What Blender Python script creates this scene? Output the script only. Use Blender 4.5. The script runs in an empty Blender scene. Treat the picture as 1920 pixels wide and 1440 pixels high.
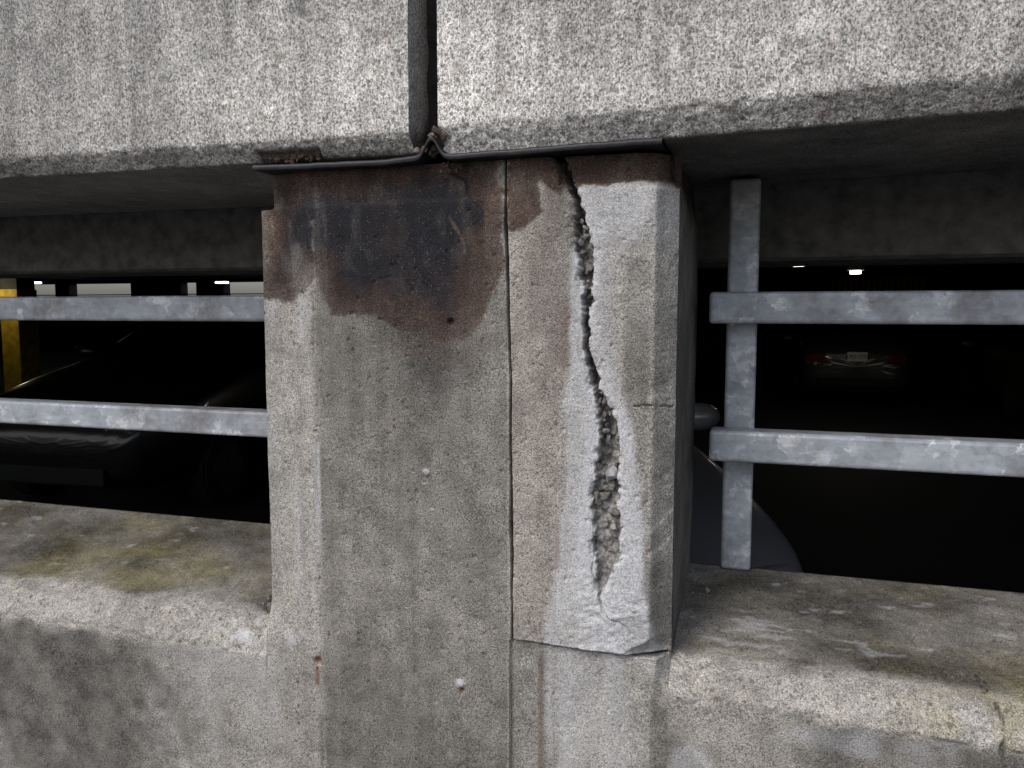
import bpy, bmesh, math, random
import numpy as np
from mathutils import Vector, Matrix
random.seed(4)
scn=bpy.context.scene
scn.view_settings.view_transform='Standard'; scn.view_settings.look='None'; scn.view_settings.exposure=0
def link(o,parent=None):
    scn.collection.objects.link(o)
    if parent: o.parent=parent
    return o
def empty(name,loc=(0,0,0)):
    e=bpy.data.objects.new(name,None); e.empty_display_size=.1; e.location=loc; return link(e)

# ---------------------------------------------------------------- numpy noise
def _h(ix,iy,seed):
    n=(ix.astype(np.int64)*374761393+iy.astype(np.int64)*668265263+seed*982451653)&0x7fffffff
    n=((n^(n>>13))*1274126177)&0x7fffffff
    n=n^(n>>16)
    return (n&0xffffff)/float(0xffffff)
def vn(x,y,seed=0):
    ix=np.floor(x);iy=np.floor(y);fx=x-ix;fy=y-iy
    fx=fx*fx*(3-2*fx);fy=fy*fy*(3-2*fy)
    a=_h(ix,iy,seed);b=_h(ix+1,iy,seed);c=_h(ix,iy+1,seed);d=_h(ix+1,iy+1,seed)
    return (a*(1-fx)+b*fx)*(1-fy)+(c*(1-fx)+d*fx)*fy
def fbm(x,y,freq,oct=4,seed=0,sx=1,sy=1):
    s=0;a=1;t=0
    for i in range(oct):
        s=s+a*(vn(x*freq*sx+17.3*i,y*freq*sy+5.1*i,seed+i*31)*2-1);t+=a;a*=.5;freq*=2.03
    return s/t
def cell(x,y,freq,seed=0):
    x=x*freq;y=y*freq;ix=np.floor(x);iy=np.floor(y)
    f1=np.full(x.shape,9.);f2=np.full(x.shape,9.);idd=np.zeros(x.shape)
    for dx in(-1,0,1):
        for dy in(-1,0,1):
            cx=ix+dx;cy=iy+dy
            px=cx+_h(cx,cy,seed);py=cy+_h(cx,cy,seed+99)
            d=np.hypot(px-x,py-y)
            hid=_h(cx,cy,seed+7)
            m=d<f1
            f2=np.where(m,f1,np.minimum(f2,d));idd=np.where(m,hid,idd);f1=np.where(m,d,f1)
    return f1,f2,idd
def ss(a,b,x):
    t=np.clip((x-a)/(b-a),0,1);return t*t*(3-2*t)
def sdpoly(x,y,P):
    d=np.full(x.shape,1e9);ins=np.zeros(x.shape,bool);n=len(P)
    for i in range(n):
        ax,ay=P[i];bx,by=P[(i+1)%n]
        ex,ey=bx-ax,by-ay;l=ex*ex+ey*ey+1e-12
        t=np.clip(((x-ax)*ex+(y-ay)*ey)/l,0,1)
        d=np.minimum(d,np.hypot(x-ax-t*ex,y-ay-t*ey))
        c=((ay>y)!=(by>y))&(x<(bx-ax)*(y-ay)/((by-ay) if by!=ay else 1e-9)+ax)
        ins^=c
    return np.where(ins,d,-d)
def dline(x,y,P):
    d=np.full(x.shape,1e9)
    for (ax,ay),(bx,by) in zip(P[:-1],P[1:]):
        ex,ey=bx-ax,by-ay;l=ex*ex+ey*ey+1e-12
        t=np.clip(((x-ax)*ex+(y-ay)*ey)/l,0,1)
        d=np.minimum(d,np.hypot(x-ax-t*ex,y-ay-t*ey))
    return d
def grid_mesh(name,X,Y,Z,mat,attrs={},parent=None,smooth=True,flip=False):
    nv,nu=X.shape
    me=bpy.data.meshes.new(name)
    co=np.stack([X,Y,Z],-1).reshape(-1,3).astype(np.float32)
    i=np.arange(nv*nu).reshape(nv,nu)
    q=np.stack([i[:-1,:-1],i[:-1,1:],i[1:,1:],i[1:,:-1]],-1).reshape(-1,4)
    if flip:q=q[:,::-1]
    me.vertices.add(len(co));me.vertices.foreach_set('co',co.ravel())
    me.loops.add(q.size);me.loops.foreach_set('vertex_index',q.ravel().astype(np.int32))
    me.polygons.add(len(q));me.polygons.foreach_set('loop_start',np.arange(0,q.size,4,dtype=np.int32))
    me.polygons.foreach_set('use_smooth',np.full(len(q),smooth))
    me.update(calc_edges=True)
    for k,v in attrs.items():
        a=me.attributes.new(k,'FLOAT','POINT');a.data.foreach_set('value',np.clip(v,0,1).astype(np.float32).ravel())
    me.materials.append(mat)
    return link(bpy.data.objects.new(name,me),parent)
def seg(*p):
    out=[]
    for a,st,b in p:
        n=max(1,int(round(abs(b-a)/st)));out.append(np.linspace(a,b,n,endpoint=False))
    out.append(np.array([p[-1][2]]));return np.concatenate(out)
def mott(X,Z,seed=0,streak=0.,amp=1.):
    m=.15*fbm(X,Z,3.3,4,seed)+.24*fbm(X,Z,30,5,seed+3)
    m=m+streak*(.30*fbm(X,Z,55,3,seed+5,sy=.03)+.20*fbm(X,Z,9,3,seed+6,sy=.10))
    return .5+amp*m

# ---------------------------------------------------------------- materials
class NT:
    def __init__(s,name):
        s.m=bpy.data.materials.new(name);s.m.use_nodes=True;s.t=s.m.node_tree;s.b=s.t.nodes['Principled BSDF'];s._c={}
    def n(s,t,**k):
        x=s.t.nodes.new(t)
        for a,b in k.items():setattr(x,a,b)
        return x
    def l(s,a,b):s.t.links.new(a,b)
    def put(s,sock,v):
        if isinstance(v,bpy.types.NodeSocket):s.l(v,sock)
        else:
            if sock.type=='RGBA' and len(v)==3:v=(*v,1)
            sock.default_value=v
    def mix(s,f,a,b,mode='MIX'):
        x=s.n('ShaderNodeMix',data_type='RGBA',blend_type=mode)
        s.put(x.inputs[0],f);s.put(x.inputs[6],a);s.put(x.inputs[7],b);return x.outputs[2]
    def math(s,op,a,b=0,c=None,clamp=False):
        x=s.n('ShaderNodeMath',operation=op,use_clamp=clamp);s.put(x.inputs[0],a);s.put(x.inputs[1],b)
        if c is not None:s.put(x.inputs[2],c)
        return x.outputs[0]
    def co(s,scale=(1,1,1)):
        if 'tc' not in s._c:s._c['tc']=s.n('ShaderNodeTexCoord').outputs['Object']
        if scale==(1,1,1):return s._c['tc']
        mp=s.n('ShaderNodeMapping');s.l(s._c['tc'],mp.inputs[0]);mp.inputs['Scale'].default_value=scale;return mp.outputs[0]
    def noise(s,scale,detail=4,rough=.55,co=None,out=0):
        x=s.n('ShaderNodeTexNoise');x.inputs['Scale'].default_value=scale;x.inputs['Detail'].default_value=detail;x.inputs['Roughness'].default_value=rough
        s.l(co or s.co(),x.inputs[0]);return x.outputs[out]
    def vor(s,scale,co=None):
        x=s.n('ShaderNodeTexVoronoi');x.inputs['Scale'].default_value=scale
        s.l(co or s.co(),x.inputs[0]);return x.outputs['Distance'],s.sep(x.outputs['Color'])
    def ramp(s,f,stops,interp='LINEAR'):
        x=s.n('ShaderNodeValToRGB');x.color_ramp.interpolation=interp;s.put(x.inputs[0],f);e=x.color_ramp.elements
        while len(e)<len(stops):e.new(.5)
        for i,(p,c) in enumerate(stops):
            e[i].position=p;e[i].color=(c,c,c,1) if not hasattr(c,'__len__') else (*c,1)
        return x.outputs[0]
    def sep(s,c):
        x=s.n('ShaderNodeSeparateColor');s.l(c,x.inputs[0]);return x.outputs
    def attr(s,nm):
        return s.n('ShaderNodeAttribute',attribute_name=nm).outputs['Fac']
    def bump(s,h,st,dist,prev=None):
        x=s.n('ShaderNodeBump');x.inputs['Strength'].default_value=st;x.inputs['Distance'].default_value=dist;s.l(h,x.inputs['Height'])
        if prev:s.l(prev,x.inputs['Normal'])
        return x.outputs[0]

def concrete(name,c1,pit=.5,gr=(.35,1.6),gs=330,gstretch=None):
    k=NT(name)
    nA=k.noise(120,3,.7); g=k.noise(gs,2,.75,co=k.co(gstretch) if gstretch else None)
    mo=k.math('MULTIPLY_ADD',k.attr('mott'),1.5,.25)
    col=k.mix(1,c1,mo,'MULTIPLY')
    col=k.mix(1,col,k.ramp(nA,[(.3,.66),(.5,1.),(.7,1.26)]),'MULTIPLY')
    col=k.mix(1,col,k.ramp(g,[(.32,gr[0]),(.5,1.),(.68,gr[1])]),'MULTIPLY')
    d1,v1=k.vor(235)
    dark=k.math('MULTIPLY',k.math('GREATER_THAN',v1[0],.88),k.math('LESS_THAN',d1,.42))
    lite=k.math('MULTIPLY',k.math('LESS_THAN',v1[0],.07),k.math('LESS_THAN',d1,.38))
    col=k.mix(k.math('MULTIPLY',dark,.6),col,(.06,.057,.055))
    col=k.mix(k.math('MULTIPLY',lite,.45),col,(.62,.60,.57))
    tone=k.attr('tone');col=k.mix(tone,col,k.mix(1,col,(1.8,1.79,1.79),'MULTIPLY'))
    agg=k.attr('agg');d3,v3=k.vor(92)
    st3=k.ramp(v3[1],[(0,(.09,.075,.068)),(.25,(.24,.19,.15)),(.5,(.30,.28,.26)),(.75,(.13,.125,.13)),(1,(.42,.38,.33))])
    am=k.math('MULTIPLY',k.math('LESS_THAN',d3,.40),k.math('GREATER_THAN',k.math('MULTIPLY_ADD',agg,.62,v3[0]),1.02))
    col=k.mix(k.math('MULTIPLY',am,.75),col,st3)
    nm=k.ramp(nA,[(.32,.55),(.62,1.)])
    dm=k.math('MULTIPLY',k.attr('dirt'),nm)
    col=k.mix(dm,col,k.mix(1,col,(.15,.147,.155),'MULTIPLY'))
    col=k.mix(k.math('MULTIPLY',k.attr('moss'),nm),col,k.mix(1,col,(.70,.64,.25),'MULTIPLY'))
    wcol=k.ramp(g,[(.3,(.36,.365,.39)),(.5,(.66,.665,.69)),(.75,(.80,.80,.82))])
    col=k.mix(k.math('MULTIPLY',k.attr('white'),nm),col,wcol)
    col=k.mix(k.math('MULTIPLY',k.attr('rust'),nm),col,(.19,.085,.04))
    sa=k.attr('stain')
    sc=k.mix(k.attr('brown'),(.015,.0142,.018),(.062,.037,.027))
    sc=k.mix(1,sc,k.ramp(g,[(.3,.4),(.5,1.),(.72,2.8)]),'MULTIPLY')
    sc=k.mix(1,sc,mo,'MULTIPLY')
    sc=k.mix(k.math('MULTIPLY',lite,.3),sc,(.25,.22,.20))
    col=k.mix(sa,col,sc)
    cr=k.attr('crack')
    cc=k.ramp(nA,[(.3,(.07,.063,.055)),(.5,(.21,.195,.178)),(.7,(.42,.41,.40))])
    col=k.mix(cr,col,cc)
    k.l(col,k.b.inputs['Base Color'])
    k.l(k.math('MULTIPLY_ADD',sa,-.15,.93),k.b.inputs['Roughness'])
    k.b.inputs['Specular IOR Level'].default_value=.25
    pitm=k.math('MULTIPLY',k.math('GREATER_THAN',v1[2],.80),k.math('LESS_THAN',d1,.4))
    h=k.math('ADD',g,k.math('MULTIPLY',nA,.9))
    h=k.math('SUBTRACT',h,k.math('MULTIPLY',pitm,pit))
    k.l(k.bump(h,.9,.0026),k.b.inputs['Normal'])
    return k.m
M_col=concrete('column_concrete',(.318,.302,.272),pit=.4)
M_pan=concrete('spandrel_concrete',(.36,.352,.336),pit=.7,gr=(.24,1.7),gs=290,gstretch=(1.,1.,.62))
M_wall=M_col
def simple(name,c,rough=.5,metal=0,coat=0,emit=None,es=0,noise=None):
    k=NT(name);k.b.inputs['Base Color'].default_value=(*c,1);k.b.inputs['Roughness'].default_value=rough;k.b.inputs['Metallic'].default_value=metal
    k.b.inputs['Coat Weight'].default_value=coat
    if emit:k.b.inputs['Emission Color'].default_value=(*emit,1);k.b.inputs['Emission Strength'].default_value=es
    if noise:
        n=k.noise(noise,4,.6);k.l(k.mix(1,(*c,1),k.ramp(n,[(.3,.6),(.7,1.4)]),'MULTIPLY'),k.b.inputs['Base Color'])
        k.l(k.bump(n,.4,.004),k.b.inputs['Normal'])
    return k.m
def galv():
    k=NT('galvanized_steel')
    w=k.noise(22,4,.65,out=1);tc=k.co()
    va=k.n('ShaderNodeVectorMath',operation='MULTIPLY_ADD');k.l(w,va.inputs[0]);va.inputs[1].default_value=(.08,.08,.08);k.l(tc,va.inputs[2])
    d,v=k.vor(26,co=va.outputs[0]);d2,v2=k.vor(60,co=va.outputs[0])
    f=k.math('MULTIPLY_ADD',v2[0],.30,k.math('MULTIPLY',v[0],.70))
    c=k.ramp(f,[(.1,(.38,.41,.455)),(.5,(.47,.505,.56)),(.78,(.54,.57,.63)),(.90,(.76,.78,.82))])
    sc=k.noise(60,4,.7,co=k.co((.25,1,1)));c=k.mix(1,c,k.ramp(sc,[(.3,.78),(.6,1.),(.74,1.2)]),'MULTIPLY')
    grime=k.ramp(k.noise(6,6,.72),[(.47,0.),(.70,.8)])
    c=k.mix(grime,c,(.17,.16,.16))
    k.l(c,k.b.inputs['Base Color']);k.b.inputs['Metallic'].default_value=.2
    k.l(k.ramp(v[1],[(0,.42),(1,.58)]),k.b.inputs['Roughness'])
    return k.m
M_galv=galv()
M_pad=simple('neoprene',(.014,.014,.018),.5,noise=60)
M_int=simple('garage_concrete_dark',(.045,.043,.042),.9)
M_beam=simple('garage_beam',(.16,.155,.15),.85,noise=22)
M_floor=simple('garage_floor_asphalt',(.012,.012,.013),.8)
M_ground=simple('pavement_asphalt',(.06,.058,.056),.9,noise=3)

# ------------------------------------------------ shared weathering of the parapet face (z<0.9)
def face_masks(X,Z):
    mo=mott(X,Z,441,.15)
    gr=ss(-.10,.16,fbm(X,Z,6,5,408)*.14+(-1.37-X)*.62+.07*fbm(X,Z,40,4,409))*ss(.80,.74,Z+.06*fbm(X,Z,9,4,3))
    gr=gr*(.80+.35*fbm(X,Z,22,5,13))
    grr=ss(.0,.35,fbm(X,Z,6,5,508)+.5*ss(.0,.3,X)-.02)*(X>-.2)
    dirt=.10+.88*gr+.62*grr+.12*ss(0,.5,fbm(X,Z,8,4,15))
    white=.30*ss(-.1,.4,fbm(X,Z,9,5,410,sy=.6))*(X<-.9)*(1-gr)+.40*ss(.0,.4,fbm(X,Z,9,5,511))*(X>-.3)
    white=white+.75*ss(.045,.005,np.hypot((X+1.05),(Z-.80)*.7))*ss(-.1,.3,fbm(X,Z,40,3,3))
    tone=.25+.20*ss(.1,.5,fbm(X,Z,5,4,412))
    return mo,dirt,white,tone
# ---------------------------------------------------------------- column
A_stain=[(-1.10,1.93),(-.521,1.93),(-.512,1.689),(-.545,1.612),(-.563,1.573),(-.606,1.533),(-.667,1.527),(-.717,1.546),(-.761,1.549),(-.793,1.572),(-.832,1.580),(-.872,1.571),(-.925,1.589),(-.951,1.625),(-.961,1.667),(-.985,1.643),(-1.027,1.613),(-1.069,1.611),(-1.13,1.626),(-1.13,1.85)]
B_stain=[(-.510,1.93),(-.403,1.93),(-.375,1.847),(-.395,1.83),(-.441,1.855),(-.430,1.796),(-.464,1.765),(-.498,1.753),(-.510,1.753)]
C_stain=[(-.397,1.93),(-.13,1.93),(-.14,1.838),(-.180,1.849),(-.257,1.850),(-.310,1.842),(-.347,1.853),(-.369,1.836)]
CR=[(1.925,-.408,.012),(1.911,-.403,.014),(1.857,-.377,.015),(1.814,-.361,.010),(1.793,-.358,.015),(1.751,-.350,.028),(1.687,-.343,.031),(1.622,-.338,.016),(1.569,-.341,.012),(1.520,-.339,.010),(1.471,-.325,.015),(1.422,-.311,.021),(1.374,-.294,.033),(1.330,-.291,.045),(1.286,-.296,.048),(1.252,-.298,.050),(1.196,-.300,.052),(1.141,-.293,.055),(1.090,-.293,.050),(1.049,-.304,.026),(1.014,-.309,.009),(.990,-.306,.0)]
crz=np.array([c[0] for c in CR])[::-1];crx=np.array([c[1] for c in CR])[::-1];crw=np.array([c[2] for c in CR])[::-1]
def crack_sd(X,Z):
    cx=np.interp(Z,crz,crx);cw=np.interp(Z,crz,crw)
    cx=cx+.005*fbm(Z,Z*0,38,4,5)
    n=.0055*fbm(X,Z,50,3,11)+.003*fbm(X,Z,180,2,12)
    return cw*.5-np.abs(X-cx)+n*np.clip(cw/.012,0,1.4)-.01*(cw<.001), cx
xs=seg((-1.118,.003,-.523),(-.523,.0009,-.487),(-.487,.003,-.43),(-.43,.0016,-.255),(-.255,.003,-.163))
zs=seg((-.02,.02,.3),(.3,.004,.872),(.872,.0012,.898),(.898,.0028,1.908))
X,Z=np.meshgrid(xs,zs)
def column_depth(X,Z):
    Y=np.zeros_like(X)
    Y+=.030*np.clip((-.97-X)/.148,0,1)*ss(.80,.92,Z)
    Y+=.004*np.exp(-((X+.969+.002*fbm(Z,Z*0,20,3,2))/.004)**2)*ss(.0,.5,fbm(X*0+3,Z,9,3,3)+.3)
    Y+=.004*ss(1.826,1.838,Z+.003*fbm(X,Z,30,3,2))*(X<-.51)
    Y+=.060*ss(1.831,1.835,Z)*ss(-1.082,-1.085,X)
    Y+=.012*ss(1.848,1.853,Z+.004*fbm(X,Z,30,3,9))*(X>-.40)
    inblk=(X>-.505)
    Y+=.010*ss(.886,.882,Z)*inblk
    w=.040+.055*ss(.93,.885,Z)*ss(.875,.89,Z)
    ch=np.clip((X-(-.163-w))/w,0,1)
    Y+=np.where(Z>.882,.050*ch,.050*np.clip((X+.19)/.03,0,1)*ss(.80,.882,Z))
    Y+=.02*ss(1.835,1.85,Z)*(X>-.25)*ss(-.25,-.18,X)
    cs,cx=crack_sd(X,Z)
    Y-=.005*ss(0,.02,X-cx)*ss(.9,1.0,Z)*(X>-.45)*(1-ss(1.83,1.85,Z))
    Y+=.0022*fbm(X,Z,7,3,21)+.0010*fbm(X,Z,60,3,22)
    Y+=.007*ss(-.014,.0,cs)*ss(-.3,.3,fbm(X,Z,30,3,24))
    lm=ss(-.40,-.34,X)*ss(1.12,.93,Z)*ss(.885,.89,Z)*ss(-.18,-.21,X)
    q=fbm(X,Z,14,3,30)
    Y-=lm*(.003+.0095*np.abs(fbm(X+q*.02,Z+q*.03,22,4,31,sx=.8,sy=1.3)))
    Y+=.004*ss(.35,.6,fbm(X,Z,16,4,77))*ss(-.25,-.2,X)
    f1,f2,i=cell(X,Z,55,5);Y+=.0028*(i>.92)*ss(.30,.12,f1)
    for px,pz,r,d in[(-.636,1.573,.009,.010),(-.695,1.245,.010,-.004),(-.700,1.222,.006,.005),(-.619,.770,.010,-.005),(-.615,.757,.006,.008),(-.977,.775,.011,.008),(-.972,1.321,.006,.006)]:
        Y+=d*ss(1.,.4,np.hypot(X-px,Z-pz)/r*(1+.3*fbm(X,Z,90,2,3)))
    jx=np.interp(Z,[.887,1.467,1.799,1.908],[-.498,-.502,-.512,-.512])+.0016*fbm(Z,Z*0,14,4,8)
    jw=.0026+.0018*fbm(Z,Z*0,8,4,14)
    j=ss(.0012,-.0004,np.abs(X-jx)-jw)*(Z>.884)
    bz=np.interp(X,[-.5,-.3,-.17],[.887,.882,.884])+.0014*fbm(X,X*0,16,3,9)
    j2=ss(.0012,-.0004,np.abs(Z-bz)-(.0024+.0012*fbm(X,X*0,20,2,4)))*(X>-.500)*(X<-.17)
    J=np.maximum(j,j2)
    Y+=.030*J
    cm=ss(-.0012,.0012,cs)
    f1,f2,i=cell(X+.006*fbm(X,Z,40,3,7),Z+.006*fbm(X,Z,40,3,8),44,44)
    rub=.030-.018*(i)*ss(.75,.35,f1)+.016*fbm(X,Z,30,4,61)
    shallow=ss(1.34,1.12,Z)
    dep=rub*(1-.58*shallow)+.004*shallow*fbm(X,Z,120,3,62)+.010*ss(.0,.008,cs)*(1-.5*shallow)
    dep=dep+.03*ss(1.75,1.78,Z)+.02*((Z>1.43)&(Z<1.64))
    Y=Y+cm*np.clip(dep,.003,.08)
    hl=dline(X,Z,[(-.24,1.407),(-.215,1.410),(-.192,1.408),(-.168,1.404)])+.0005*fbm(X,Z,80,2,1)
    hl=np.minimum(hl,dline(X,Z,[(-.313,1.02),(-.325,1.06),(-.318,1.10),(-.322,1.14)])+.001*fbm(X,Z,50,2,1))
    hl=np.minimum(hl,dline(X,Z,[(-.64,1.91),(-.63,1.885),(-.615,1.875),(-.60,1.868),(-.595,1.845)])-.001)
    hl=np.minimum(hl,dline(X,Z,[(-.306,1.0),(-.300,.975),(-.285,.96),(-.262,.955),(-.24,.935)])+.001*fbm(X,Z,50,2,1))
    hl=hl+.0008*ss(0,.4,fbm(X,Z,40,3,29))
    H=ss(.0022,.0008,hl)
    Y+=.006*H
    return Y,J,cm,H,cs,cx
Y,J,cm,H,cs,cx=column_depth(X,Z)
def column_masks(X,Z,J,cm,H,cs,cx):
    n1=.016*fbm(X,Z,16,5,40)+.010*fbm(X,Z,90,4,42)
    a=sdpoly(X,Z,A_stain)+n1;b=sdpoly(X,Z,B_stain)+n1*.8;c=sdpoly(X,Z,C_stain)+n1*.6
    st=np.maximum(np.maximum(ss(-.003,.010,a)*(.82+.18*ss(0,.06,a)),ss(-.002,.008,b)*.93),ss(-.002,.006,c)*.96)
    halo=ss(.14,.0,-a)*np.exp(-((X+.66)/.14)**2)*(Z<1.58)*.42*(.7+.7*fbm(X,Z,16,3,4))
    st=np.maximum(st,np.clip(halo,0,1))
    st*=1-.40*np.exp(-((X+.966)/.006)**2)*ss(1.60,1.66,Z)*(Z<1.80)*ss(-.3,.3,fbm(X,Z,40,3,4))
    st*=1-.20*ss(.1,.5,fbm(X,Z,20,4,45,sy=.3))*(X<-.93)
    st*=1-.12*ss(.0,.5,fbm(X,Z,35,4,48,sy=.4))
    br=np.clip(1-ss(.0,.13,a)+.60*fbm(X,Z,9,4,46),0,1)*(a>-.05)+ (b>-.02)*1.+(c>-.02)*1.
    br=np.maximum(br,ss(1.86,1.895,Z+.02*fbm(X,Z,12,3,4))*.8)
    br*=1-.9*ss(.05,.0,np.abs(Z-1.80+.015*fbm(X,Z,8,3,2)))*(X<-.56)*(X>-1.02)
    br=np.clip(br,0,1)
    wl=np.interp(Z,[.608,.861,.98,1.074,1.246,1.469,1.666,1.74,1.846],[-.426,-.426,-.415,-.404,-.396,-.385,-.372,-.366,-.36])
    wr=np.interp(Z,[.60,.882,.982,1.203,1.365,1.472,1.622,1.767,1.838],[-.20,-.178,-.20,-.215,-.234,-.262,-.28,-.212,-.18])
    nn=.024*fbm(X,Z,14,5,50,sy=.4)
    wh=ss(-.008,.020,X-wl+nn)*ss(-.006,.02,wr-X+nn)
    nearc=np.exp(-(np.clip(-cs,0,1)/.028)**2)
    edge=np.exp(-((X-wl+nn-.008)/.010)**2)+.8*np.exp(-((wr-X+nn-.008)/.012)**2)*(Z<1.4)
    wh*=.38+.65*nearc+.50*ss(1.25,1.0,Z)*ss(.86,.9,Z)+.35*edge
    wh*=.50+1.0*np.clip(.45+fbm(X,Z,18,5,53,sy=.30),0,1)
    wh=np.maximum(wh,.70*np.exp(-((X-cx-.018)/.02)**2)*ss(1.62,1.5,Z)*(Z>1.0)*(X>cx))
    wh+=.35*ss(1.86,1.80,Z)*ss(1.70,1.78,Z)*(X>-.35)
    wh+=.18*(X>-.34)*ss(1.5,1.6,Z)*(Z<1.83)*(.6+fbm(X,Z,14,4,59,sy=.4))
    low=ss(-.43,-.40,X+nn)*ss(-.17,-.21,X-nn)*(.55+.75*fbm(X,Z,13,5,54,sy=.22))*ss(.2,.8,Z)*(1-.6*np.exp(-((X+.405)/.012)**2))
    wh=np.where(Z<.882,low,wh)
    wh+=.55*ss(.012,.004,np.abs(X+.968))*ss(.2,.5,fbm(X,Z,12,4,57,sy=.4)+.25)*(Z<1.3)*(Z>.8)
    wh+=.50*ss(-.965,-.99,X)*ss(.10,.55,fbm(X,Z,11,5,58,sy=.3))
    for px,pz,r in[(-.695,1.245,.012),(-.700,1.222,.007),(-.619,.770,.012),(-.636,1.573,.008)]:
        wh=np.maximum(wh,.75*ss(1.,.6,np.hypot(X-px,Z-pz)/r+.8*fbm(X,Z,80,2,6)))
    ru=.50*np.exp(-((X+.386)/.011)**2)*ss(1.42,1.48,Z)*ss(1.64,1.58,Z)*(.7+.8*fbm(X,Z,35,3,60))
    ru+=.50*np.exp(-((X+.398)/.006)**2)*ss(1.04,1.08,Z)*ss(1.19,1.13,Z)
    ru+=.45*np.exp(-((X+.437)/.005)**2)*ss(.87,.84,Z)
    ru+=.95*ss(1.,.5,np.hypot((X+.977)/.015,(Z-.778)/.013)+.4*fbm(X,Z,90,2,2))
    ru+=.9*ss(1.,.5,np.hypot((X+.980)/.008,(Z-.742)/.034)+.4*fbm(X,Z,90,2,2))
    ru+=1.*ss(1.,.6,np.hypot((X+.617)/.009,(Z-.757)/.008))
    ru+=.14*(X>-.50)*(X<-.40)*(Z>.9)
    ru=np.clip(ru,0,1)
    wh=wh*(1-.95*ss(1.,.6,np.hypot((X+.617)/.009,(Z-.757)/.008)))
    ol=dline(X,Z,[(-.645,1.812),(-.635,1.79),(-.618,1.765),(-.603,1.735),(-.600,1.705)])+.003*fbm(X,Z,60,3,9)
    orange=ss(.004,.001,ol)*ss(-.3,.2,fbm(X,Z,50,3,19))*.8
    mid=ss(-.985,-.955,X+.010*fbm(X,Z,10,4,66))*(X<-.51)
    di=.12+.34*ss(-.3,.5,fbm(X,Z,9,6,70,sy=.40))*mid
    di+=.40*np.exp(-((X+.70)/.13)**2)*ss(1.05,1.45,Z)*(Z<1.7)
    di+=.20*mid
    di+=.10*ss(.90,.75,Z)*(X>-.96)*(X<-.43)
    di+=.45*ss(.02,.0,np.abs(X+.43))*(Z<.86)
    di+=.35*ss(-.205,-.19,X)*(Z>.9)*(.6+.6*fbm(X,Z,12,3,71))
    di+=.38*ss(-.1,.4,fbm(X,Z,8,5,75,sy=.4))*(X>-.5)*(Z>.88)
    di+=.35*ss(-.27,-.25,X)*ss(-.2,-.22,X)*(Z<1.7)*(Z>.95)
    to=.42*(1-mid)*(X<-.6)*(.6+.6*fbm(X,Z,9,3,72,sy=.3))+.28*(X>-.505)*(Z>.88)+.2*(Z<.88)*(X>-.43)
    to+=.12+.15*ss(-.21,-.18,X)
    dark=np.maximum(J,H*.9)
    mo=mott(X,Z,600,.35)
    bw=np.maximum(ss(-.96,-1.08,X+.02*fbm(X,Z,9,3,4))*ss(.98,.80,Z),ss(-.26,-.18,X)*ss(.884,.880,Z))
    fm,fd,fw,ft=face_masks(X,Z)
    mo=mo*(1-bw)+fm*bw;di=di*(1-bw)+fd*bw;wh=wh*(1-bw)+fw*bw;to=to*(1-bw)+ft*bw
    wh=np.clip(wh,0,1)*(1-.9*ss(.1,.7,st))
    st=st*(1-cm*.6)*(1-orange*.6)
    ru=np.maximum(ru,orange*.9*(a>0))
    br=np.maximum(br,orange)
    wh=wh*(1-J)
    return dict(stain=np.clip(st,0,1),brown=br,white=wh,rust=ru,dirt=np.clip(di+dark*.9,0,1),tone=np.clip(to,0,1),crack=cm*.9,
        agg=.25*ss(.2,.5,fbm(X,Z,8,3,80)),mott=mo)
att=column_masks(X,Z,J,cm,H,cs,cx)
column=empty('concrete_column')
grid_mesh('column_face',X,Y,Z,M_col,att,column)
ys=seg((.05,.004,.55));Zs=seg((-.02,.03,.84),(.84,.005,1.908))
Yg,Zg=np.meshgrid(ys,Zs)
tp=ss(1.80,1.87,Zg+.05*fbm(Yg,Zg,9,3,8))
grid_mesh('column_side_right',-.163+.0015*fbm(Yg,Zg,20,4,90)-.003*ss(.4,.6,fbm(Yg,Zg,12,3,91))-tp*(.012+.012*np.abs(fbm(Yg,Zg,25,4,92))),Yg,Zg,M_col,dict(mott=mott(Yg,Zg,601),dirt=np.clip(.60+.4*fbm(Yg,Zg,8,3,5),0,1),stain=tp*.95,brown=Yg*0+.5),column)  # dimness of this side face is painted in, with some mottling
ys=seg((.03,.01,.55));Yg,Zg=np.meshgrid(ys,seg((-.02,.03,1.832)))
grid_mesh('column_side_left',-1.118+Yg*0,Yg,Zg,M_col,dict(dirt=Yg*0+.3,mott=mott(Yg,Zg,602)),column)
def box(name,x0,x1,y0,y1,z0,z1,mat,parent=None,bevel=0,segs=2):
    me=bpy.data.meshes.new(name);bm=bmesh.new()
    bmesh.ops.create_cube(bm,size=1)
    for v in bm.verts:v.co=Vector(((x0+x1)/2+v.co.x*(x1-x0),(y0+y1)/2+v.co.y*(y1-y0),(z0+z1)/2+v.co.z*(z1-z0)))
    if bevel:bmesh.ops.bevel(bm,geom=bm.edges[:],offset=bevel,segments=segs,affect='EDGES',profile=.5)
    bm.to_mesh(me);bm.free();me.materials.append(mat)
    return link(bpy.data.objects.new(name,me),parent)
box('column_core',-1.083,-.20,.09,.549,0,1.907,M_int,column)
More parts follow.
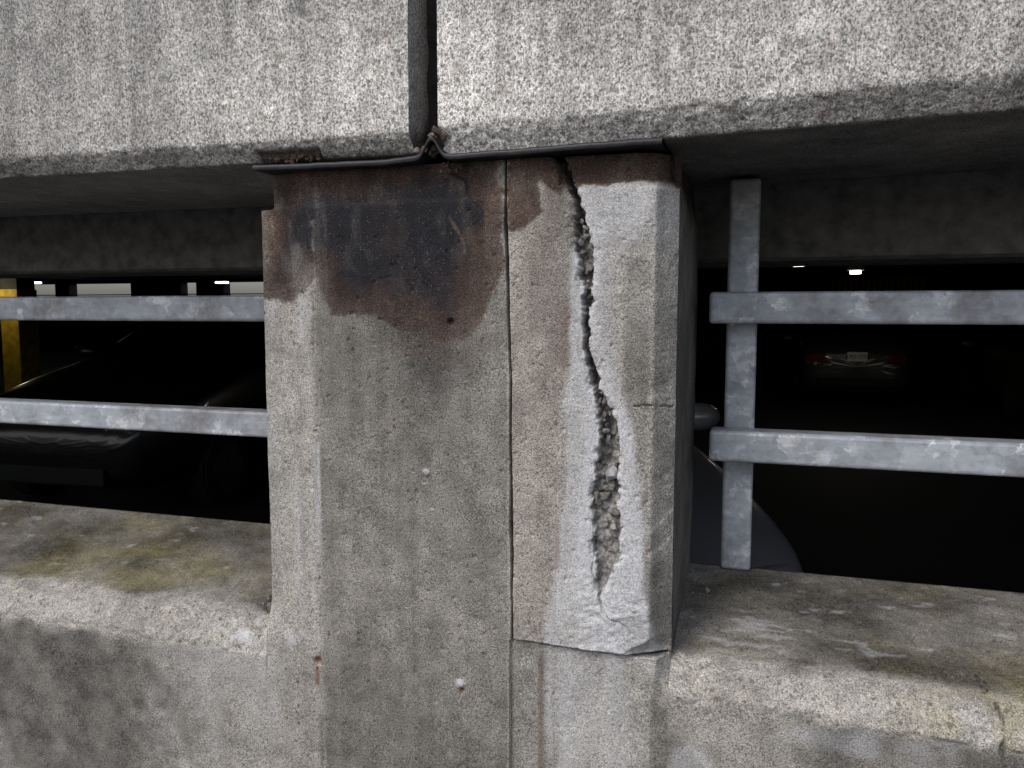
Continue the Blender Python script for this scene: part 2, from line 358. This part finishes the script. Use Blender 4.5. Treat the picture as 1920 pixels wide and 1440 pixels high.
def rock(bm,c,r,seed,sq=(1,1,1)):
    rr=random.Random(seed)
    res=bmesh.ops.create_icosphere(bm,subdivisions=3,radius=1)
    rot=Matrix.Rotation(rr.random()*6,3,Vector((rr.random(),rr.random(),rr.random()+.1)).normalized())
    planes=[(Vector((rr.gauss(0,1),rr.gauss(0,1),rr.gauss(0,1))).normalized(),rr.uniform(.35,.75)) for _ in range(12)]
    for v in res['verts']:
        p=v.co.copy()
        for n,d in planes:
            e=p.dot(n)-d
            if e>0:p-=n*e
        p=rot@Vector((p.x*sq[0],p.y*sq[1],p.z*sq[2]))
        v.co=Vector(c)+p*r*1.3
def rocks(name,items,mat,parent):
    bm=bmesh.new()
    for i,(c,r,sq) in enumerate(items):rock(bm,c,r,i*13+5,sq)
    me=bpy.data.meshes.new(name);bm.to_mesh(me);bm.free();me.materials.append(mat)
    return link(bpy.data.objects.new(name,me),parent)
kr=NT('rubble_stone')
c=kr.ramp(kr.noise(35,3,.6),[(.3,(.08,.07,.06)),(.5,(.20,.185,.165)),(.7,(.33,.32,.32))])
c=kr.mix(1,c,kr.ramp(kr.noise(300,3,.8),[(.3,.5),(.7,1.5)]),'MULTIPLY')
kr.l(c,kr.b.inputs['Base Color']);kr.b.inputs['Roughness'].default_value=.85;kr.l(kr.bump(kr.noise(250,3,.7),.8,.002),kr.b.inputs['Normal'])
M_rock=kr.m
M_rock2=simple('pale_stone',(.30,.305,.32),.8,noise=90)
it=[]
for i in range(44):
    z=random.uniform(1.62,1.78) if i<16 else random.uniform(1.15,1.42)
    w=float(np.interp(z,crz,crw));x0=float(np.interp(z,crz,crx))
    if w<.012:continue
    r=random.uniform(.004,min(.011,w*.30))
    it.append(((x0+random.uniform(-.5,.5)*(w-r),random.uniform(.018,.030)-(.010 if z<1.25 else 0)+r*.2,z),r,(random.uniform(.7,1.3),.9,random.uniform(.7,1.5))))
rocks('crack_rubble',it,M_rock,column)
rocks('crack_stone',[((-.288,.008,1.262),.019,(.8,.8,1.3))],M_rock2,column)

# ---------------------------------------------------------------- spandrel panels
def panel(name,x0,x1,xdense,lowf,upf,seed,endx,right):
    par=empty(name)
    if not right: xs=seg((x0,.08,xdense),(xdense,.0045,x1))
    else: xs=seg((x0,.0045,xdense),(xdense,.08,x1))
    t=seg((0,.1,1.),(1.,.0042,1.36),(1.36,.0026,1.40),(1.40,.02,2.08),(2.08,.2,2.8))
    X,T=np.meshgrid(xs,t)
    low=lowf(X);up=upf(X)
    ch=.003*fbm(X,X*0,25,4,seed)+.0015*fbm(X,X*0,110,2,seed+1)
    Zf=3.2+(up-3.2)*np.clip(T/1.36,0,1)**1.0
    tb=np.clip((T-1.36)/.04,0,1)
    Z=np.where(T<=1.36,Zf,up+(low-up)*tb)
    Y=np.where(T<=1.36,-.05,-.05+.03*tb)
    ts=np.clip((T-1.40)/.68,0,1)
    Y=np.where(T>1.40,-.02+.67*ts,Y)
    Z=np.where(T>2.08,low+(T-2.08),Z)
    ed=np.exp(-((T-1.36)/.006)**2)
    fr=(T<=1.4)
    mo=mott(X,Z+Y*(T>1.4),seed+40,np.where(fr,.55+.45*ss(2.0,2.15,Z),0.))
    Y=Y+fr*(.0012*fbm(X,Z,40,3,seed+2)+.0015*fbm(X,Z,5,2,seed+3))+ed*np.abs(ch)*2.2
    f1,f2,i=cell(X,Z,70,seed+4);Y+=fr*.003*(i>.88)*ss(.32,.12,f1)
    band=fr*(T>1.358)
    f1,f2,i=cell(X,Z*1.2,75,seed+5);Y+=band*(.0035*(i-.5)*ss(.6,.2,f1)+.002*fbm(X,Z,90,2,4))
    Z=Z+(T>1.395)*(T<1.42)*ch
    att=dict(agg=band*.80+.34*fr*ss(2.12,1.98,Z)*(T<=1.36)+.16*fr,mott=mo)
    base=.25+1.0*np.exp(-((X+.55)/.70)**2)*ss(2.32,2.05,Z)  # bright light patch around the joint, painted into the tone
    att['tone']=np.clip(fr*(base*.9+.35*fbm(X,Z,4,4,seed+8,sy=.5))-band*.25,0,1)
    att['dirt']=np.clip(fr*(.06+.50*ss(-.1,.6,fbm(X,Z,3,5,seed+9,sx=1.5,sy=.3))*(1-.7*np.clip(base-.3,0,1))+.2*ss(-1.2,-2.2,X)+.20*ss(-.2,.5,X))+band*(.10+.3*fbm(X,Z,9,3,4))+(~fr)*(.35 if not right else .68)*(1+.5*fbm(X,Y,6,4,9)),0,1)  # face grime, plus soffit shade painted in, heavier on the right panel
    rust=X*0;st=X*0
    if not right:
        g=(X>-1.08)*(X<-.925)*ss(1.952,1.945,Z+.004*fbm(X,Z,50,2,5))*fr
        Y=Y+g*(.012+.006*fbm(X,Z,45,3,8));st=np.maximum(st,g*.8)
        st=np.maximum(st,.5*ss(1.945,1.93,Z+.004*fbm(X,Z,30,3,5))*(X>-1.0)*fr)
    else:
        g=ss(.03,.0,X-x0)*ss(1.965,1.95,Z)*fr
        Y=Y+g*(.012+.01*fbm(X,Z,60,3,8))
    jd=np.abs(X-endx)
    rust=.5*ss(.12,0,jd)*ss(.35,.6,fbm(X,Z,40,3,seed+12))*fr+.4*ss(.55,.7,fbm(X,Z,30,4,seed+14))*fr
    att['rust']=rust;att['stain']=st;att['brown']=X*0+1
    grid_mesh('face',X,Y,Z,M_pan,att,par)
    ys=seg((-.05,.004,.2),(.2,.05,.65));zz=seg((1.93,.006,2.35),(2.35,.1,3.2))
    Yg,Zg=np.meshgrid(ys,zz)
    sgn=-1 if not right else 1
    Xg=endx+sgn*(.0015+.003*np.abs(fbm(Yg,Zg,22,4,seed+20)))
    Zg2=np.where((Yg<-.021)&(Zg<1.965),np.maximum(Zg,1.965-(Yg+.05)),Zg)
    a=dict(mott=mott(Yg,Zg,seed+33),tone=Yg*0+.5,stain=ss(2.02,1.95,Zg+.05*fbm(Yg,Zg,18,3,4)-.3*np.clip(Yg,-.05,.1))*.8+ss(.01,.07,Yg)*.4,brown=Yg*0+.8,dirt=Yg*0+.1,rust=.35*ss(.2,.6,fbm(Yg,Zg,15,3,2)))
    grid_mesh('joint_end',Xg,Yg,Zg2,M_pan,a,par)
    box('top',min(x0,x1),max(x0,x1),-.045,.65,3.199,3.24,M_pan,par)
    return par
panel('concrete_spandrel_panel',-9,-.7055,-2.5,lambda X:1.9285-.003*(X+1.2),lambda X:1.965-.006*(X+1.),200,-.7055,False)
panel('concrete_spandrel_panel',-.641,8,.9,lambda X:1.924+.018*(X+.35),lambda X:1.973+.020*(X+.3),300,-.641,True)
g=empty('joint_sealant')
Xg,Zg=np.meshgrid(seg((-.712,.004,-.634)),seg((1.93,.006,2.4),(2.4,.1,3.2)))
grid_mesh('filler',Xg,.055+.012*fbm(Xg,Zg,20,3,3)+.02*np.sin(np.clip((Xg+.712)/.078,0,1)*math.pi),Zg,simple('sealant_dark',(.022,.018,.016),.8,noise=60),{},g)
it=[]
for i in range(26):
    it.append(((random.uniform(-.70,-.645),random.uniform(-.030,.03),1.925+abs(random.gauss(0,.014))),random.uniform(.003,.010),(1,1,.8)))
it+=[((-.648,-.045,1.966),.010,(1.4,1,.7)),((-.632,-.04,1.962),.011,(1.5,1,.6))]
rocks('broken_mortar',it,simple('mortar_bits',(.16,.125,.10),.9,noise=70),g)
pad=empty('neoprene_bearing_pad')
px=seg((-1.092,.01,-.72),(-.72,.0025,-.59),(-.59,.01,-.19))
base=np.interp(px,[-1.092,-.80,-.715,-.60,-.40,-.19],[1.9155,1.911,1.913,1.914,1.917,1.9205])
hump=.040*np.exp(-((px+.661)/.0185)**2)
zc=base+hump+.0010*fbm(px,px*0,30,3,2)
prof=[(-.035,-.0062),(-.038,0),(-.035,.0052),(.50,.0052),(.50,-.0035),(-.035,-.0062)]
Xp=np.tile(px,(6,1));Yp=np.array([[p[0]]*len(px) for p in prof])+.004*fbm(Xp,Xp*0,6,2,9);Zp=np.array([zc+p[1] for p in prof])
grid_mesh('strip',Xp,Yp,Zp,M_pad,{},pad)
it=[((random.uniform(-1.06,-.93),-.026+random.uniform(0,.01),1.926+random.uniform(0,.008)),random.uniform(.003,.008),(1.3,1,.6)) for i in range(26)]
it+=[((random.uniform(-.66,-.60),-.012,1.902+random.uniform(-.015,.004)),random.uniform(.002,.005),(1,1,1)) for i in range(14)]
rocks('debris',it,simple('rusty_debris',(.06,.035,.025),.9,noise=80),pad)

# ---------------------------------------------------------------- parapet walls
def parapet(name,xs,seed,right):
    par=empty(name)
    prof=[(0,-.02),(0,.3),(0,.785),(.045,.838),(.075,.848),(.5,.938),(.5,.0)]
    if right:prof=[(0,-.02),(0,.3),(0,.815),(.045,.862),(.075,.873),(.5,.938),(.5,.0)]
    steps=[.05,.005,.004,.004,.006,.2]
    P=[]
    for (a,b),s in zip(zip(prof[:-1],prof[1:]),steps):
        n=max(1,int(round(math.hypot(b[0]-a[0],b[1]-a[1])/s)))
        for j in range(n):P.append((a[0]+(b[0]-a[0])*j/n,a[1]+(b[1]-a[1])*j/n))
    P.append(prof[-1]);P=np.array(P)
    X,I=np.meshgrid(xs,np.arange(len(P)))
    Y=P[I,0];Z=P[I,1]
    zt=prof[2][1]
    S=Y+Z
    n=.004*fbm(X,S,6,3,seed)+.0018*fbm(X,S,40,3,seed+1)
    front=(Z<zt)&(Y<.4)
    chf=(Z>=zt-.012)&(Y<.09)
    chs=ss(zt-.03,zt-.005,Z+.012*fbm(X,Z,20,4,seed+3))*ss(.10,.07,Y+.03*fbm(X,Y,12,5,seed+9))
    top=(Y>.07)&(Y<.499)
    tops=ss(.06,.11,Y+.04*fbm(X,Y,10,5,seed+9))
    Y2=Y+np.where(front,n*.7,0)+chf*(.009*fbm(X,S,22,4,seed+2))
    Z2=Z+np.where(top|chf,n*1.3+.0025*fbm(X,S,90,2,seed+4)+chf*.006*fbm(X,S*0,17,4,seed+12),0)
    f1,f2,i=cell(X,S,90,seed+5);Y2=Y2+chf*.003*(i-.5)
    fm,fd,fw,ft=face_masks(X,Z)
    fs=1-chs*1.0
    frs=front*1.0
    m=dict(agg=np.clip(chs*.45+tops*.3,0,1),mott=np.where(front,fm,mott(X,S,441,.15)))
    if not right:
        md=np.exp(-((X-(-1.72))/.30)**2-((Y-.24)/.16)**2)
        moss=tops*np.clip(.12+.75*fbm(X,Y,9,5,seed+6)+.75*md,0,1)
        dirt=tops*np.clip(.72+.75*fbm(X,Y,9,6,seed+7,sx=.6)-.15*md,0,1)+.35*chs*ss(-.2,.4,fbm(X,S,9,5,seed+15))*ss(-1.25,-1.4,X)
        white=.85*ss(.11,.02,np.hypot(X+1.19,(S-.84)*1.2))*ss(-.1,.3,fbm(X,S,30,4,seed+10))*(~front)+.2*chs*ss(0,.4,fbm(X,S,20,4,6))
        white=white+.35*tops*ss(.4,.6,fbm(X,Y,30,4,seed+16,sx=.5))
        tone=chs*.20+.05*tops
        h=ss(.06,.02,np.hypot((X+1.14)*1.,(Y-.13)*.8)+.03*fbm(X,Y,30,3,3))
        dirt=dirt+.7*h*tops;Z2=Z2-.012*h*tops
    else:
        moss=tops*np.clip(.10+.8*fbm(X,Y,8,5,seed+6)+.5*np.exp(-((X-.42)/.2)**2-((Y-.12)/.1)**2),0,1)*.85+.4*chs*ss(.2,.4,X)*ss(0,.3,fbm(X,Y,15,3,4))
        dirt=tops*np.clip(.72+.75*fbm(X,Y,9,6,seed+7,sx=.6),0,1)+.30*chs*ss(-.1,.4,fbm(X,S,8,5,seed+15))
        white=.38*tops*ss(.40,.6,fbm(X,Y,50,4,seed+10,sx=.35)+.25*np.exp(-((X-.02)/.18)**2-((Y-.18)/.10)**2))+chs*.15*ss(0,.4,fbm(X,S,20,4,6))
        tone=chs*.25+.05*tops
    crk=X*0
    if right:
        d=dline(X,S,[(.455,.45),(.45,.60),(.465,.70),(.44,.80),(.45,.86),(.43,.95),(.425,1.0)])+.006*fbm(X,S,30,3,5)
        crk=ss(.004,.001,d);Y2=Y2+crk*.006*(~top);Z2=Z2-crk*.005*top
        d=dline(X,S,[(.45,.70),(.50,.66),(.60,.67)])+.005*fbm(X,S,30,3,6);c2=ss(.003,.001,d);crk=np.maximum(crk,c2)
    m.update(moss=moss,dirt=np.clip(dirt+frs*fd*fs+crk,0,1),white=np.clip(white+frs*fw*fs,0,1),tone=np.clip(tone+frs*ft,0,1))
    grid_mesh('wall',X,Y2,Z2,M_wall,m,par)
    return par
parapet('concrete_parapet_wall',seg((-9,.08,-2.7),(-2.7,.0055,-1.118)),400,False)
parapet('concrete_parapet_wall',seg((-.163,.0045,.75),(.75,.08,8)),500,True)
it=[((random.uniform(-.15,-.10),random.uniform(.30,.52),.925),random.uniform(.003,.007),(1,1,.7)) for i in range(14)]
it+=[((random.uniform(-1.20,-1.13),random.uniform(.06,.16),.855),random.uniform(.003,.009),(1,1,.6)) for i in range(12)]
rocks('loose_gravel',it,M_rock,None)

# ---------------------------------------------------------------- railings
def tube(name,x0,x1,y0,y1,z0,z1,par):return box(name,x0,x1,y0,y1,z0,z1,M_galv,par,bevel=.009,segs=3)
r=empty('metal_railing')
tube('top_rail',-9,-1.12,.40,.474,1.566,1.642,r);tube('lower_rail',-9,-1.12,.40,.474,1.226,1.302,r)
tube('post',-3.4,-3.325,.475,.55,.93,1.92,r)
r=empty('metal_railing')
tube('top_rail',-.123,8,.40,.474,1.567,1.643,r);tube('lower_rail',-.116,8,.40,.474,1.229,1.306,r)
tube('post',-.085,-.011,.475,.549,.936,1.921,r);tube('post_b',2.4,2.475,.475,.55,.93,1.92,r)

# ---------------------------------------------------------------- garage interior
gar=empty('parking_garage')
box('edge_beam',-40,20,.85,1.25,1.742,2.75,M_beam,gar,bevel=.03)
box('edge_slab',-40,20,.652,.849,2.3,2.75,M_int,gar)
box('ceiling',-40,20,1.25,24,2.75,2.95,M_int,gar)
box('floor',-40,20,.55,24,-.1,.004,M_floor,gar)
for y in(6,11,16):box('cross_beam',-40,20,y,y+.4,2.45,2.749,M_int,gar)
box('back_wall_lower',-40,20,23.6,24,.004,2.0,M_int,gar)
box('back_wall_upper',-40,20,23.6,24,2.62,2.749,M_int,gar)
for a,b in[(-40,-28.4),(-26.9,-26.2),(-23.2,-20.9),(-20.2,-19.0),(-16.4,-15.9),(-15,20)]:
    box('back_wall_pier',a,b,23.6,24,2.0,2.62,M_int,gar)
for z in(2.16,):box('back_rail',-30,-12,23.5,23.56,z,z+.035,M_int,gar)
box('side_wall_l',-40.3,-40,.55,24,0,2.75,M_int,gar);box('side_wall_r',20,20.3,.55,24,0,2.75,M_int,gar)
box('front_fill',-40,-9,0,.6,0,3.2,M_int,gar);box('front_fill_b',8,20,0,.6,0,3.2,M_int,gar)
yc=empty('yellow_column')
M_y=simple('yellow_paint',(.50,.33,.02),.6,noise=9)
box('lower_painted',-12.55,-12.15,9,9.4,0,1.95,M_y,yc,bevel=.01);box('upper',-12.53,-12.17,9.02,9.38,1.95,2.749,M_int,yc)
def lamp(x,y,z,w,st,col,power):
    e=empty('ceiling_lamp')
    box('housing',x-w/2-.03,x+w/2+.03,y-.1,y+.1,z+.012,z+.07,M_int,e)
    box('stem',x-.02,x+.02,y-.02,y+.02,z+.07,2.749,M_int,e)
    box('tube',x-w/2,x+w/2,y-.06,y+.06,z-.03,z+.010,simple('lamp_glow',(.8,.8,.8),.5,emit=col,es=st),e,bevel=.008)
    if power:
        ld=bpy.data.lights.new('bulb','POINT');ld.energy=power;ld.color=col;ld.shadow_soft_size=.08
        lo=link(bpy.data.objects.new('bulb',ld),e);lo.location=(x,y-.05,z-.10)
lamp(-12.5,8.6,2.10,.22,30,(1,.88,.6),2.5)
lamp(.42,9,2.165,.14,8,(1,.92,.8),0)
lamp(1.15,9.8,2.10,.13,12,(1,.92,.8),6)
lamp(-12.55,15,2.27,.30,14,(1,.97,.9),0)  # added glow, stands in for a bright back-wall opening
lamp(-18.4,15,2.32,.35,14,(1,.97,.9),0)  # no fixture here: added to brighten the far left opening
yp=empty('yellow_wall_panel')
M_yg=simple('yellow_green_paint',(.22,.19,.05),.6)
for i in range(16):box('rib',1.6+i*.13,1.69+i*.13,19.4,19.45,1.95,2.35,M_yg,yp)

# ---------------------------------------------------------------- cars
M_glass=simple('car_glass',(.01,.01,.012),.08);M_tyre=simple('tyre',(.012,.012,.012),.8);M_rim=simple('rim',(.10,.10,.105),.4,.6)
M_red=simple('tail_light',(.12,.006,.005),.3);M_hl=simple('head_light',(.25,.25,.27),.2)
def car(loc,rot,paint,L=4.5,W=1.8,Ht=1.45,plate=None):
    par=empty('parked_car',loc);par.rotation_euler=(0,0,rot)
    S=[(0,.62,.55,.50,.50),(.06,.74,.66,.60,.62),(.25,.84,.76,.70,.72),(.7,.89,.86,.76,.82),(1.25,.90,.95,.78,.90),(1.45,.90,.99,.76,.93),(2.1,.90,1.38,.60,.96),(2.6,.90,1.45,.60,.97),(3.2,.90,1.42,.60,.98),(3.85,.89,1.10,.68,.99),(4.05,.88,1.04,.72,.98),(4.35,.82,.98,.70,.92),(4.5,.70,.86,.60,.80)]
    sy=L/4.5;sw=W/1.8;sh=Ht/1.45
    bm=bmesh.new();rows=[]
    for (y,w,t,gw,b) in S:
        y*=sy;w*=sw;gw*=sw;t*=sh;b*=sh
        z0=.22 if .1<y<L-.1 else .32
        h=[(w*.80,z0),(w*.97,z0+.08),(w,.45*sh),(w*.99,.68*sh if b>.7 else b*.85),(w*.95,b-.01),(gw*1.03,max(b,t-.10*(t-b)/.4 if t-b>.1 else t-.02)),(gw*.85,t-.005),(gw*.4,t+.012)]
        pts=[(-x,z) for x,z in h]+[(x,z) for x,z in reversed(h)]
        rows.append([bm.verts.new((x,y,z)) for x,z in pts])
    n=len(rows[0])
    me=bpy.data.meshes.new('body')
    for i in range(len(rows)-1):
        for j in range(n):
            k=(j+1)%n
            f=bm.faces.new((rows[i][j],rows[i][k],rows[i+1][k],rows[i+1][j]));f.smooth=True
            gh=(5<=i<=8)
            if gh and j in(4,n-6):f.material_index=1
            if (i in(5,8)) and 5<=j<=n-7:f.material_index=1
    bm.faces.new(rows[0]);bm.faces.new(rows[-1][::-1])
    bmesh.ops.recalc_face_normals(bm,faces=bm.faces[:])
    bm.to_mesh(me);bm.free();me.materials.append(paint);me.materials.append(M_glass)
    o=link(bpy.data.objects.new('body',me),par);m=o.modifiers.new('s','SUBSURF');m.levels=2;m.render_levels=2
    for sx in(-1,1):
        for y in(.85*sy,3.6*sy):
            for nm,r,wd,mt,off in(('tyre',.325,.21,M_tyre,0),('rim',.21,.22,M_rim,0)):
                me=bpy.data.meshes.new(nm);bm=bmesh.new();bmesh.ops.create_cone(bm,cap_ends=True,segments=36,radius1=r,radius2=r,depth=wd)
                bmesh.ops.bevel(bm,geom=[e for e in bm.edges if len(e.link_faces)==2 and any(len(f.verts)>4 for f in e.link_faces)],offset=.02,segments=2,affect='EDGES')
                if nm=='rim':
                    for q in range(5):
                        ml=Matrix.Rotation(q*2*math.pi/5,4,'Z')@Matrix.Translation((.11,0,0))
                        g_=bmesh.ops.create_cube(bm,size=1);
                        for v in g_['verts']:v.co=ml@Vector((v.co.x*.18,v.co.y*.05,v.co.z*.235))
                bm.to_mesh(me);bm.free();me.materials.append(mt);w=link(bpy.data.objects.new(nm,me),par)
                w.rotation_euler=(0,math.pi/2,0);w.location=(sx*(.80*sw),y,.325)
        me=bpy.data.meshes.new('mirror');bm=bmesh.new();bmesh.ops.create_uvsphere(bm,u_segments=20,v_segments=12,radius=1)
        for v in bm.verts:v.co=Vector((v.co.x*.12,v.co.y*.07*(1 if v.co.y<0 else .4),v.co.z*.075))
        for f in bm.faces:f.smooth=True
        bm.to_mesh(me);bm.free();me.materials.append(paint);w=link(bpy.data.objects.new('mirror',me),par);w.location=(sx*(.99*sw),1.6*sy,1.0*sh)
        b=box('head_light',-.14,.14,-.03,.06,-.06,.06,M_hl,par,bevel=.025);b.location=(sx*.58*sw,.12*sy,.63*sh);b.rotation_euler=(0,0,sx*.5)
        b=box('tail_light',-.15,.15,-.05,.03,-.07,.07,M_red,par,bevel=.02);b.location=(sx*.62*sw,L-.07,.78*sh);b.rotation_euler=(0,0,-sx*.35)
    b=box('bumper_grille',-.5*sw,.5*sw,-.02,.03,.33,.46,M_tyre,par,bevel=.01)
    b=box('rear_bumper_trim',-.6*sw,.6*sw,L-.05,L+.04,.36,.48,M_tyre,par,bevel=.01)
    if plate:
        zc=.86*sh
        b=box('license_plate',-.1525,.1525,L+.0,L+.02,zc-.13,zc+.025,simple('plate_cream',(.85,.83,.70),.5),par,bevel=.004)
        cu=bpy.data.curves.new('plate_text','FONT');cu.body=plate;cu.size=.085;cu.align_x='CENTER';cu.align_y='CENTER';cu.extrude=.002
        cu.materials.append(simple('plate_blue',(.02,.03,.10),.5));t=link(bpy.data.objects.new('plate_text',cu),par);t.location=(0,L+.025,zc-.052);t.rotation_euler=(math.pi/2,0,math.pi)
    return par
car((-.43,.84,0),math.radians(28),simple('paint_silver',(.34,.34,.36),.3,.3,.6),L=4.5,W=1.8,Ht=1.5)
car((-5.0,2.9,0),math.radians(4),simple('paint_black',(.006,.006,.007),.3,0,.3),L=4.7,W=1.9,Ht=1.75)
car((-14.9,17,0),math.radians(-80),simple('paint_white',(.7,.7,.7),.35,0,.5),L=4.4,W=1.78,Ht=1.45)
car((1.5,12.5+4.6,0),math.radians(180),simple('paint_grey',(.05,.05,.053),.35,.3,.6),L=4.6,W=1.8,Ht=1.5,plate='KPG-5759')
car((4.3,10.5+4.5,0),math.radians(180),simple('paint_dark',(.05,.045,.03),.3,.2,.8),L=4.5,W=1.8,Ht=1.5)
# ---------------------------------------------------------------- ground
box('ground',-300,300,-300,300,-.6,-.012,M_ground)
# ---------------------------------------------------------------- light
w=bpy.data.worlds.new('World');scn.world=w;w.use_nodes=True;nt=w.node_tree
sk=nt.nodes.new('ShaderNodeTexSky');sk.sky_type='NISHITA';sk.sun_disc=False;sk.sun_elevation=math.radians(48);sk.sun_rotation=math.radians(208);sk.dust_density=3
hs=nt.nodes.new('ShaderNodeHueSaturation');hs.inputs['Saturation'].default_value=.70
bg=nt.nodes['Background'];bg.inputs[1].default_value=.15
nt.links.new(sk.outputs[0],hs.inputs['Color']);nt.links.new(hs.outputs[0],bg.inputs[0])
sd=bpy.data.lights.new('sun','SUN');sd.energy=1.35;sd.angle=math.radians(25);sd.color=(1,.98,.96)
so=link(bpy.data.objects.new('sun',sd))
el=math.radians(48);az=math.radians(208)
d=Vector((math.sin(az)*math.cos(el),math.cos(az)*math.cos(el),math.sin(el)))
so.rotation_euler=(-d).to_track_quat('-Z','Y').to_euler()
# ---------------------------------------------------------------- camera
cd=bpy.data.cameras.new('camera');cam=link(bpy.data.objects.new('camera',cd));cam.location=(0,-1.6,1.6)
cd.sensor_width=36;cd.lens=1500/1920*36;cd.clip_start=.05;cd.clip_end=2000
cam.rotation_euler=(math.radians(90-5.3),0,math.radians(17.3));scn.camera=cam
